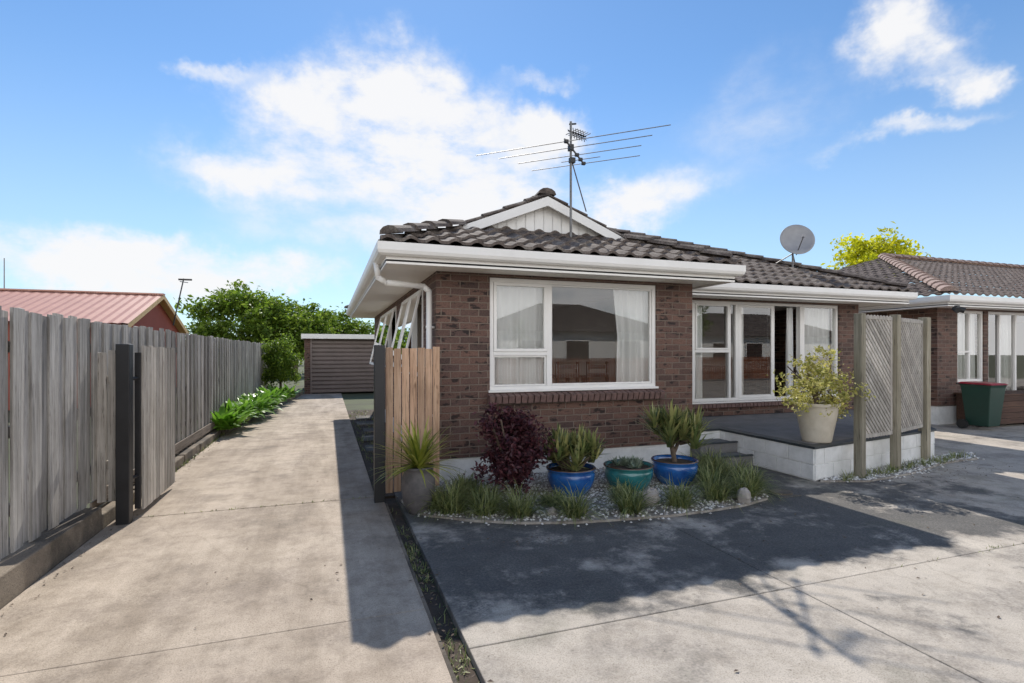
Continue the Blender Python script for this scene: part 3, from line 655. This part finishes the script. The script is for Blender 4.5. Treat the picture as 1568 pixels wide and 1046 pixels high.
mb.tube([dc-Vector((0,0,.3)),dc+fd*.38-Vector((0,0,.12))],.011,6,'galv'); mb.cyl(dc+fd*.36-Vector((0,0,.1)),dc+fd*.46-Vector((0,0,.12)),.025,.03,10,'dish'); mb.obj('arm_and_mount',D)

# ------------------------------------------------------------------ garage
G=grp('garage'); mb=MB(); gx0,gx1,gy=-.86,2.5,22.0
mb.box(gx0,gx0+.22,gy,gy+6,-.05,2.16,'brick_x'); mb.box(gx1-.2,gx1,gy,gy+6,-.05,2.16,'brick_x'); mb.box(gx0+.22,gx1-.2,gy+5.8,gy+6,-.05,2.16,'brick_x'); mb.obj('walls',G)
mb=MB(); z=.01
while z<2.1: 
    mb.add([(gx0+.23,gy+.08,z),(gx1-.21,gy+.08,z),(gx1-.21,gy+.03,z+.03),(gx0+.23,gy+.03,z+.03),(gx1-.21,gy+.03,z+.13),(gx0+.23,gy+.03,z+.13),(gx1-.21,gy+.08,z+.16),(gx0+.23,gy+.08,z+.16)],[(0,1,2,3),(3,2,4,5),(5,4,6,7)],'garagedoor'); z+=.16
mb.obj('roller_door',G); mb=MB(); mb.box(gx0+.22,gx0+.28,gy-.02,gy+.03,0,2.14,'garagedoor'); mb.box(gx0-.1,gx1+.1,gy-.25,gy-.22,2.14,2.32,'white'); mb.box(gx0-.1,gx1+.1,gy-.22,gy+6.2,2.24,2.30,'galv'); mb.box(gx0-.1,gx0-.07,gy-.22,gy+6.2,2.12,2.24,'white'); mb.obj('roof',G)

# ------------------------------------------------------------------ red-roofed house (left)
R=grp('red_roofed_house'); gx=-5.7; yc,hw_=21.6,3.2; ze,zr=2.52,3.62; mb=MB()
for s_ in(-1,1):
    n=60; vs=[]
    for i in range(n*2+1):
        x=gx+.25-i*.13; o=.02 if i%2 else 0
        vs+= [(x,yc+s_*(hw_+.3),ze-.08+o),(x,yc,zr+o)]
    mb.add(vs,[(2*i,2*i+1,2*i+3,2*i+2) for i in range(2*n)],'redroof')
mb.box(gx-16,gx+.27,yc-.12,yc+.12,zr-.0,zr+.05,'redroof'); mb.obj('roof',R)
mb=MB(); mb.add([(gx,yc-hw_,0),(gx,yc+hw_,0),(gx,yc+hw_,ze),(gx,yc,zr-.06),(gx,yc-hw_,ze)],[(0,1,2,3,4)],'redwall'); mb.box(gx-15,gx-.01,yc-hw_,yc+hw_,0,ze-.05,'redwall'); mb.obj('walls',R)
mb=MB()
for s_ in(-1,1):
    mb.add([(gx+.26,yc+s_*3.55,ze-.26),(gx+.26,yc,zr-.13),(gx+.26,yc,zr+.03),(gx+.26,yc+s_*3.55,ze-.10),(gx+.22,yc+s_*3.55,ze-.26),(gx+.22,yc,zr-.13)],[(0,1,2,3),(0,4,5,1)],'barge')
    mb.add([(gx+.22,yc+s_*3.5,ze-.2),(gx+.22,yc,zr-.07),(gx,yc,zr-.07),(gx,yc+s_*3.5,ze-.2)],[(0,1,2,3)],'barge')
mb.obj('barge_boards',R)
mb=MB(); mb.cyl((-5.4,22.6,2.6),(-5.15,23,4.4),.025,.025,6,'dark'); mb.cyl((-5.3,22.9,4.35),(-4.9,23.1,4.38),.035,.035,6,'dark'); mb.cyl((-5.2,22.7,4.25),(-5.1,23.4,4.3),.015,.015,5,'dark'); mb.obj('tv_antenna')
mb=MB(); mb.cyl((-11.0,24,3),(-11.0,24,5.0),.02,.015,6,'galv'); mb.obj('tv_antenna_mast')

# ------------------------------------------------------------------ trees and backdrop vegetation
tree('green_tree',(-5.0,38.5,0),2,(-5.0,38.5,3.4),(3.4,3,2.4),130,100,.42,.32,'lf_tree',.2)
tree('green_tree',(-2.2,40,0),2,(-2.0,40,3.0),(2.6,2,1.9),80,90,.4,.3,'lf_tree',.2)
tree('green_tree',(-.4,47,0),2,(0.4,47,3.1),(4.2,2,1.9),95,90,.45,.32,'lf_tree',.2)
tree('yellow_tree',(27.6,20.5,0),4,(27.7,20.5,6.6),(2.3,2.0,1.5),80,60,.28,.26,'lf_yellow',.16,shell=.35)
tree('yellow_tree',(22.0,20,0),4,(22.0,20,4.6),(1.6,1.6,.8),40,60,.25,.24,'lf_yellow',.12)
mb=MB(); pts_=[]
for i in range(110):
    x=random.uniform(-60,80); h=random.uniform(1.5,3.6); pts_.append(crown((x,70+random.uniform(-6,6),h*.5),(3,2,h*.6),6,26,.7,.4))
leaves(mb,np.concatenate(pts_),.8,'lf_dark'); mb.obj('distant_trees')
mb=MB(); c_=(-11.2,58,0)
mb.cyl(c_,(c_[0],c_[1],6.0),.15,.03,6,'bark')
for k in range(12):
    z=2+k*.35; r=1.3*(1-k/13)
    leaves(mb,np.array([[c_[0]+math.cos(a)*r*f,c_[1]+math.sin(a)*r*f,z-.2*f+random.uniform(-.05,.05)] for a in np.linspace(0,6.28,7)+k for f in(.3,.5,.7,.85,1)]),.4,'lf_dark')
mb.obj('norfolk_pine')
mb=MB(); leaves(mb,crown((-1.5,19.4,1.2),(.66,.8,1.0),75,110,.13,.3,zmin=.2),.10,'lf_tree'); mb.cyl((-1.5,19.4,0),(-1.5,19.4,1.3),.05,.03,6,'bark'); mb.obj('garden_bush')
mb=MB(); mb.poly([(-2.05,11.6),(-1.95,12),(-1.7,14.5),(-1.35,18),(-1.1,20.5),(-1.0,21.9),(-2.05,21.9)],-.03,.13,'soil')
pk=[(-1.98,11.6),(-1.9,12.6),(-1.72,14.5),(-1.35,18),(-1.1,20.5),(-1.0,21.9)]
mb.sweep(pk,[(-.0,-.02),(.1,-.02),(.1,.16),(0,.17)],'kerb'); mb.obj('garden_bed')
mb=MB()
for i in range(100):
    f=random.random(); y=11.4+f*8.4; xr=np.interp(y,[12,14.5,18,20.5],[-1.90,-1.70,-1.40,-1.15])
    x=random.uniform(-2.03,xr+.15); hgt=random.uniform(.3,.62)
    blades(mb,(x,y,.12),14,(hgt*.6,hgt*1.3),.17,'lf_broad',e0=(25,80),curve=85,seg=4,spread=.06)
mb.obj('broadleaf_plants')

# ------------------------------------------------------------------ front garden bed
bed=[(.74,5.75),(.78,5.35),(.92,5.14),(1.3,4.83),(1.71,4.62),(2.2,4.47),(2.69,4.40),(3.2,4.35),(3.6,4.36),(4.1,4.4),(4.52,4.52),(4.8,4.85),(4.98,5.3),(5.02,5.9),(5.02,6.44),(1.27,6.44),(1.2,6.1)]
mb=MB(); mb.poly(bed,-.01,.022,'pebbase')
def inside(x,y,poly):
    r=False;j=len(poly)-1
    for i in range(len(poly)):
        xi,yi=poly[i];xj,yj=poly[j]
        if (yi>y)!=(yj>y) and x<(xj-xi)*(y-yi)/(yj-yi)+xi: r=not r
        j=i
    return r
octf=[(0,2,4),(2,1,4),(1,3,4),(3,0,4),(2,0,5),(1,2,5),(3,1,5),(0,3,5)]
def pebbles(mb,poly,n,z,sz):
    xs_=[p[0] for p in poly];ys_=[p[1] for p in poly]; k=0
    while k<n:
        x=random.uniform(min(xs_)-.05,max(xs_)+.05);y=random.uniform(min(ys_)-.06,max(ys_))
        zz=z
        if not inside(x,y,poly):
            if random.random()>.10 or not inside(x,y+.10,poly): continue
            zz=.006
        k+=1; s_=random.uniform(*sz); a=random.uniform(0,3.1); ca_,sa_=math.cos(a)*s_,math.sin(a)*s_; e=random.uniform(.6,1)
        mb.add([(x+ca_,y+sa_,zz),(x-ca_,y-sa_,zz),(x-sa_*e,y+ca_*e,zz),(x+sa_*e,y-ca_*e,zz),(x,y,zz+s_*.6),(x,y,zz-s_*.4)],octf,'pebble')
pebbles(mb,bed,5000,.028,(.009,.022)); mb.obj('pebble_bed')
bed2=[(5.75,4.92),(6.3,4.72),(7.3,4.85),(8.4,5.15),(9.2,5.2),(9.6,5.5),(9.0,5.52),(8.75,5.51),(5.8,4.97)]
mb=MB(); mb.poly(bed2,-.01,.02,'pebbase'); pebbles(mb,bed2,1000,.026,(.01,.025))
for _ in range(80):
    f=random.random(); blades(mb,(6+3.2*f,4.85+.5*f+random.uniform(-.1,.05),.02),8,(.04,.14),.009,'blade_grass',e0=(20,80),spread=.04,seg=2)
mb.obj('pebble_strip')
def pot(name,c,prof,mat,n=36,soilr=None,soilz=None,rim=None):
    g=grp(name); mb=MB(); mb.lathe(c,prof,n,mat); 
    if rim: mb.lathe(c,rim,n,'rimglaze')
    mb.obj('pot',g,True)
    if soilr: mb=MB(); mb.lathe(c,[(.001,soilz+.01),(soilr,soilz)],n,'soil'); mb.obj('potting_soil',g)
    return g
def bowl(R,Hh): return [(.001,.0),(R*.62,.0),(R*.66,.02),(R*.88,Hh*.3),(R*.99,Hh*.6),(R*1.0,Hh*.8),(R*.94,Hh*.88),(R*1.02,Hh*.92),(R*1.04,Hh*.97),(R*1.0,Hh),(R*.92,Hh*.99),(R*.88,Hh*.9),(R*.86,Hh*.8)]
g=grp('burgundy_shrub'); mb=MB(); bc=(1.92,5.45)
for i in range(10):
    a=random.uniform(0,6.28); mb.tube([(bc[0],bc[1],0),(bc[0]+math.cos(a)*.08,bc[1]+math.sin(a)*.08,.35),(bc[0]+math.cos(a)*.28,bc[1]+math.sin(a)*.28,random.uniform(.6,.95))],.009,5,'bark')
mb.obj('stems',g); mb=MB(); leaves(mb,np.concatenate([crown((bc[0],bc[1],.68),(.40,.36,.40),80,55,.06,.3),crown((bc[0]-.02,bc[1]-.05,.36),(.36,.30,.28),55,50,.055,.2,.08)]),.06,'lf_red'); mb.obj('foliage',g)
uc=(.86,5.33,0); g=pot('potted_cordyline',uc,[(.001,0),(.10,0),(.11,.02),(.155,.12),(.17,.24),(.165,.34),(.145,.40),(.15,.44),(.165,.455),(.155,.465),(.135,.455),(.13,.42)],'urn',32,.135,.42)
mb=MB(); blades(mb,(uc[0],uc[1],.46),150,(.34,.56),.028,'blade_cord',e0=(-5,80),curve=40,seg=5,spread=.03); mb.obj('foliage',g)
def rosette_plant(g,c,stems,hr,bl,mat='blade_aloe',R=.2,bw=.032):
    mb=MB(); mt_=MB()
    for i in range(stems):
        a=2*math.pi*i/stems*2.4+random.uniform(-.3,.3); r=R*math.sqrt((i+.5)/stems); h=random.uniform(*hr)*(1.15-.5*r/R)
        top=(c[0]+math.cos(a)*r,c[1]+math.sin(a)*r,c[2]+h); mt_.tube([(c[0]+math.cos(a)*r*.3,c[1]+math.sin(a)*r*.3,c[2]),top],.016,7,'bark')
        for z in np.linspace(0,.1,3): blades(mb,(top[0],top[1],top[2]-z),13,(bl*.7,bl*1.1),bw,mat,e0=(5,88),curve=5,seg=4,spread=.02)
    mt_.obj('stems',g); mb.obj('foliage',g)
p1=(2.58,5.40,0); g=pot('potted_aloe',p1,bowl(.27,.32),'blue',36,.24,.28,[(.27*1.0,.30),(.27*1.05,.312),(.27*1.0,.322)]); rosette_plant(g,(p1[0],p1[1],.27),18,(.20,.38),.24,R=.30,bw=.042)
p2=(3.31,5.38,0); g=pot('potted_succulent',p2,bowl(.28,.30),'teal',36,.25,.27,[(.28*1.0,.28),(.28*1.05,.292),(.28*1.0,.302)])
mb=MB()
for i in range(30):
    a=random.uniform(0,6.28);r=random.uniform(0,.21); blades(mb,(p2[0]+math.cos(a)*r,p2[1]+math.sin(a)*r,.28),16,(.06,.11),.03,'succ',e0=(10,80),curve=10,seg=2,spread=.01)
mb.obj('foliage',g)
p3=(3.98,5.42,0); g=pot('potted_aloe',p3,bowl(.27,.31),'blue',36,.24,.27,[(.27*1.0,.29),(.27*1.05,.302),(.27*1.0,.312)]); 
mb=MB(); mb.tube([(p3[0],p3[1],.26),(p3[0]-.03,p3[1],.42),(p3[0]-.08,p3[1],.6)],.03,9,'bark'); mb.tube([(p3[0],p3[1],.4),(p3[0]+.12,p3[1],.65)],.022,8,'bark'); mb.obj('trunk',g)
rosette_plant(g,(p3[0],p3[1],.5),16,(.08,.34),.30,R=.30,bw=.042)
pc=(6.08,5.26,.434); g=pot('potted_shrub',pc,[(.001,0),(.17,0),(.175,.02),(.25,.42),(.255,.46),(.27,.47),(.27,.51),(.245,.51),(.235,.45)],'cream',36,.24,.47)
mb=MB(); mb.tube([(pc[0],pc[1],.88),(pc[0]-.02,pc[1],1.05)],.035,8,'bark')
for i in range(14):
    a=random.uniform(0,6.28); r=random.uniform(.15,.42); mb.tube([(pc[0],pc[1],.98),(pc[0]+math.cos(a)*r*.5,pc[1]+math.sin(a)*r*.5,1.15+random.uniform(0,.1)),(pc[0]+math.cos(a)*r,pc[1]+math.sin(a)*r,random.uniform(.95,1.5))],.009,5,'bark')
mb.obj('branches',g)
mb=MB(); L1=crown((pc[0],pc[1]-.02,1.08),(.62,.50,.38),100,30,.055,.35); L2=crown((pc[0]-.05,pc[1],1.46),(.26,.24,.32),30,26,.045,.2); leaves(mb,np.concatenate([L1,L2]),.052,'lf_var'); mb.obj('foliage',g)
for (x,y,r) in [(1.15,5.12,.30),(1.45,4.98,.27),(1.0,5.35,.24),(1.75,4.80,.29),(2.26,4.62,.29),(2.82,4.55,.31),(3.40,4.57,.29),(3.92,4.64,.30),(4.35,4.66,.31),(4.6,4.85,.29),(4.85,5.85,.31),(4.5,5.7,.29),(4.2,5.05,.27),(1.55,5.3,.26),(4.75,5.25,.29),(1.3,5.5,.26),(4.45,5.25,.28),(3.0,5.0,.18),(2.2,5.05,.16),(4.7,5.55,.3),(1.5,5.85,.22)]:
    mb=MB(); blades(mb,(x,y,.02),240,(r*.75,r*1.4),.0095,'blade_grass',e0=(25,88),curve=100,seg=4,spread=.08); mb.obj('grass_tuft')
def rock(name,c,s):
    mb=MB(); n,mv=10,6; vs=[]; 
    for i in range(mv+1):
        for j in range(n):
            th=math.pi*i/mv; ph=2*math.pi*j/n; r=1+random.uniform(-.13,.13); vs.append((c[0]+s[0]*r*math.sin(th)*math.cos(ph),c[1]+s[1]*r*math.sin(th)*math.sin(ph),c[2]+s[2]*r*math.cos(th)))
    mb.add(vs,[(i*n+j,(i+1)*n+j,(i+1)*n+(j+1)%n,i*n+(j+1)%n) for i in range(mv) for j in range(n)],'rock'); mb.obj(name)
rock('garden_rock',(3.15,4.70,.09),(.11,.08,.11)); rock('garden_rock',(4.14,4.46,.08),(.08,.07,.10)); rock('garden_rock',(2.05,4.72,.05),(.06,.05,.05)); rock('garden_rock',(4.66,5.05,.06),(.08,.06,.07))
mb=MB(); mb.cyl((4.85,4.66,-.005),(4.85,4.66,.03),.12,.12,24,'kerb'); mb.box(4.7,5.0,4.52,4.82,-.005,.012,'court'); mb.obj('drain_cover')

# ------------------------------------------------------------------ across the street (seen reflected in the glass)
for (hx,hl,hy) in ((9,11,-15),(25,14,-15)):
    Q=grp('weatherboard_house'); mb=MB()
    for i in range(18): mb.box(hx,hx+hl,hy-.02,hy+.08,.3+i*.14,.3+i*.14+.13,'white')
    mb.box(hx,hx+hl,hy-8,hy-.03,0,2.82,'white'); mb.obj('walls',Q)
    mb=MB(); e=.6; mb.add([(hx-e,hy+e,2.8),(hx+hl+e,hy+e,2.8),(hx+hl-4,hy-4,4.8),(hx+4,hy-4,4.8),(hx+hl+e,hy-8.6,2.8),(hx-e,hy-8.6,2.8)],[(1,0,3,2),(4,1,2),(0,5,3),(5,4,2,3)],'roof'); mb.obj('roof',Q)
    mb=MB()
    for x in(1,4,7.5): mb.box(hx+x,hx+x+1.5,hy+.08,hy+.1,1.1,2.3,'furn'); frame(mb,hx+x-.05,hx+x+1.55,1.05,2.35,hy+.1,.08,.03)
    mb.obj('windows',Q)
mb=MB(); x=3.5
while x<34: mb.box(x,x+.09,-8.02,-8,.1,1.35,'redwood',.003); x+=.125
mb.box(3.5,34,-8.06,-8.03,.4,.5,'redwood'); mb.box(3.5,34,-8.06,-8.03,1.1,1.2,'redwood'); mb.obj('picket_fence')
mb=MB(); mb.cyl((8.2,-9.5,0),(8.2,-9.5,2.4),.12,.09,8,'bark'); blades(mb,(8.2,-9.5,2.4),120,(.7,1.1),.06,'blade_aloe',e0=(-20,85),curve=50,seg=4,spread=.05); mb.obj('cabbage_tree')
tree('green_tree',(20.5,-12,0),2,(20.5,-12,3.6),(2.0,2,1.6),50,70,.35,.3,'lf_tree',.2)

# ------------------------------------------------------------------ camera, sun, sky
cd=bpy.data.cameras.new('camera'); cam=bpy.data.objects.new('camera',cd); COL.objects.link(cam); scene.camera=cam
cam.location=(0,0,1.6); cam.rotation_euler=(math.radians(90),0,math.radians(-19.2)); cd.lens=18.6; cd.sensor_width=36; cd.shift_y=.0108; cd.clip_end=1500; cd.clip_start=.05
sd=bpy.data.lights.new('sun','SUN'); sun=bpy.data.objects.new('sun',sd); COL.objects.link(sun)
to=Vector((.135,.99,1.0)).normalized(); sun.rotation_euler=to.to_track_quat('Z','Y').to_euler(); sd.energy=5.0; sd.angle=math.radians(.5); sd.color=(1,.94,.86)
el=math.asin(to.z); azs=math.atan2(to.x,to.y)
w=bpy.data.worlds.new('World'); scene.world=w; w.use_nodes=True; t=w.node_tree; t.nodes.clear()
sky=N(t,'ShaderNodeTexSky',sky_type='NISHITA'); sky.sun_disc=False; sky.sun_elevation=el; sky.sun_rotation=azs; sky.air_density=1.0; sky.dust_density=.05; sky.ozone_density=1.5
tc=N(t,'ShaderNodeTexCoord'); dv=tc.outputs['Generated']
s=N(t,'ShaderNodeSeparateXYZ'); L(t,dv,s.inputs[0])
az=math_(t,'MULTIPLY',math_(t,'ARCTAN2',s.outputs[0],s.outputs[1]),57.2958); elv=math_(t,'MULTIPLY',math_(t,'ARCSINE',s.outputs[2]),57.2958)
cmb=N(t,'ShaderNodeCombineXYZ'); L(t,az,cmb.inputs[0]); L(t,elv,cmb.inputs[1])
n=N(t,'ShaderNodeTexNoise'); n.inputs['Scale'].default_value=4.5; n.inputs['Detail'].default_value=6; n.inputs['Roughness'].default_value=.62; L(t,dv,n.inputs['Vector'])
sb=N(t,'ShaderNodeVectorMath',operation='SUBTRACT'); L(t,n.outputs['Color'],sb.inputs[0]); sb.inputs[1].default_value=(.5,.5,.5)
ml=N(t,'ShaderNodeVectorMath',operation='MULTIPLY'); L(t,sb.outputs[0],ml.inputs[0]); ml.inputs[1].default_value=(22,12,0)
ad=N(t,'ShaderNodeVectorMath',operation='ADD'); L(t,cmb.outputs[0],ad.inputs[0]); L(t,ml.outputs[0],ad.inputs[1]); wv=ad.outputs[0]
blobs=[(7.5,25.5,9,4.6,1.15),(-1.4,22.8,8,3.4,1),(9,21.0,11,5,1.15),(-6,17.4,9,2.8,.85),(22,22.8,5,2.6,.85),(15,17.5,11,4.2,1.1),(30.8,15.4,9,2.8,.9),(-18.9,7.6,10,2.6,1),(-6,6.8,11,2.2,.8),(57,25.8,4.2,3.2,.85),(60.3,21.8,3,1.7,.75),(55.5,18.6,6,1,.6),(-11.7,25,3,1.0,.4),(22.5,27.6,4,1.1,.5),(6,12.5,16,3.4,.5),(44,22,10,6,.3),(64,30,6,1.2,.4)]
acc=None
for (a_,e_,sa_,se_,wt) in blobs:
    sb=N(t,'ShaderNodeVectorMath',operation='SUBTRACT'); L(t,wv,sb.inputs[0]); sb.inputs[1].default_value=(a_,e_,0)
    ml=N(t,'ShaderNodeVectorMath',operation='MULTIPLY'); L(t,sb.outputs[0],ml.inputs[0]); ml.inputs[1].default_value=(1/sa_,1/se_,0)
    ln=N(t,'ShaderNodeVectorMath',operation='LENGTH'); L(t,ml.outputs[0],ln.inputs[0])
    mr=N(t,'ShaderNodeMapRange',interpolation_type='SMOOTHSTEP'); mr.inputs[1].default_value=0.0; mr.inputs[2].default_value=1.6; mr.inputs[3].default_value=wt*1.2; mr.inputs[4].default_value=0; L(t,ln.outputs['Value'],mr.inputs[0])
    acc=mr.outputs[0] if acc is None else math_(t,'ADD',acc,math_(t,'MULTIPLY',mr.outputs[0],math_(t,'SUBTRACT',1.0,math_(t,'MINIMUM',acc,1.0))))
# unseen cloud bank added low behind the viewer to fill the shaded fronts
back=math_(t,'MULTIPLY',rampv(t,math_(t,'MULTIPLY',s.outputs[1],-1.0),-.1,.35),math_(t,'SUBTRACT',1.0,rampv(t,s.outputs[2],.38,.66)))
acc=math_(t,'MAXIMUM',acc,math_(t,'MULTIPLY',back,.95))
nz=N(t,'ShaderNodeTexNoise'); nz.inputs['Scale'].default_value=6; nz.inputs['Detail'].default_value=8; nz.inputs['Roughness'].default_value=.6
mpv=N(t,'ShaderNodeMapping'); mpv.inputs['Scale'].default_value=(1,1,1.9); L(t,dv,mpv.inputs[0]); L(t,mpv.outputs[0],nz.inputs['Vector'])
nn=N(t,'ShaderNodeMapRange'); nn.inputs[1].default_value=.34; nn.inputs[2].default_value=.60; nn.inputs[3].default_value=.42; nn.inputs[4].default_value=1.3; L(t,nz.outputs['Fac'],nn.inputs[0])
cl=math_(t,'MULTIPLY',acc,nn.outputs[0])
cfac=math_(t,'MULTIPLY',rampv(t,cl,.05,1.0),.96)
SKY_STR=.13
tint=mix(t,1.0,sky.outputs[0],(.78,1.0,1.16),'MULTIPLY')
hz=math_(t,'MULTIPLY',rampv(t,math_(t,'MULTIPLY',s.outputs[2],-1.0),-.48,0.0),.5)
tint=mix(t,hz,tint,(5.0,6.1,7.0))
bright=N(t,'ShaderNodeMapRange'); bright.inputs[1].default_value=.2; bright.inputs[2].default_value=-.5; bright.inputs[3].default_value=7.4; bright.inputs[4].default_value=17.0; L(t,s.outputs[1],bright.inputs[0])  # clouds brighter behind the viewer, part of the added fill
cb=N(t,'ShaderNodeCombineXYZ'); L(t,bright.outputs[0],cb.inputs[0]); L(t,math_(t,'MULTIPLY',bright.outputs[0],.995),cb.inputs[1]); L(t,math_(t,'MULTIPLY',bright.outputs[0],1.0),cb.inputs[2])
cc=mix(t,cfac,tint,cb.outputs[0])
bg=N(t,'ShaderNodeBackground'); bg.inputs[1].default_value=SKY_STR; L(t,cc,bg.inputs[0]); ow=N(t,'ShaderNodeOutputWorld'); L(t,bg.outputs[0],ow.inputs[0])
scene.view_settings.view_transform='Standard'; scene.view_settings.look='None'; scene.view_settings.exposure=0
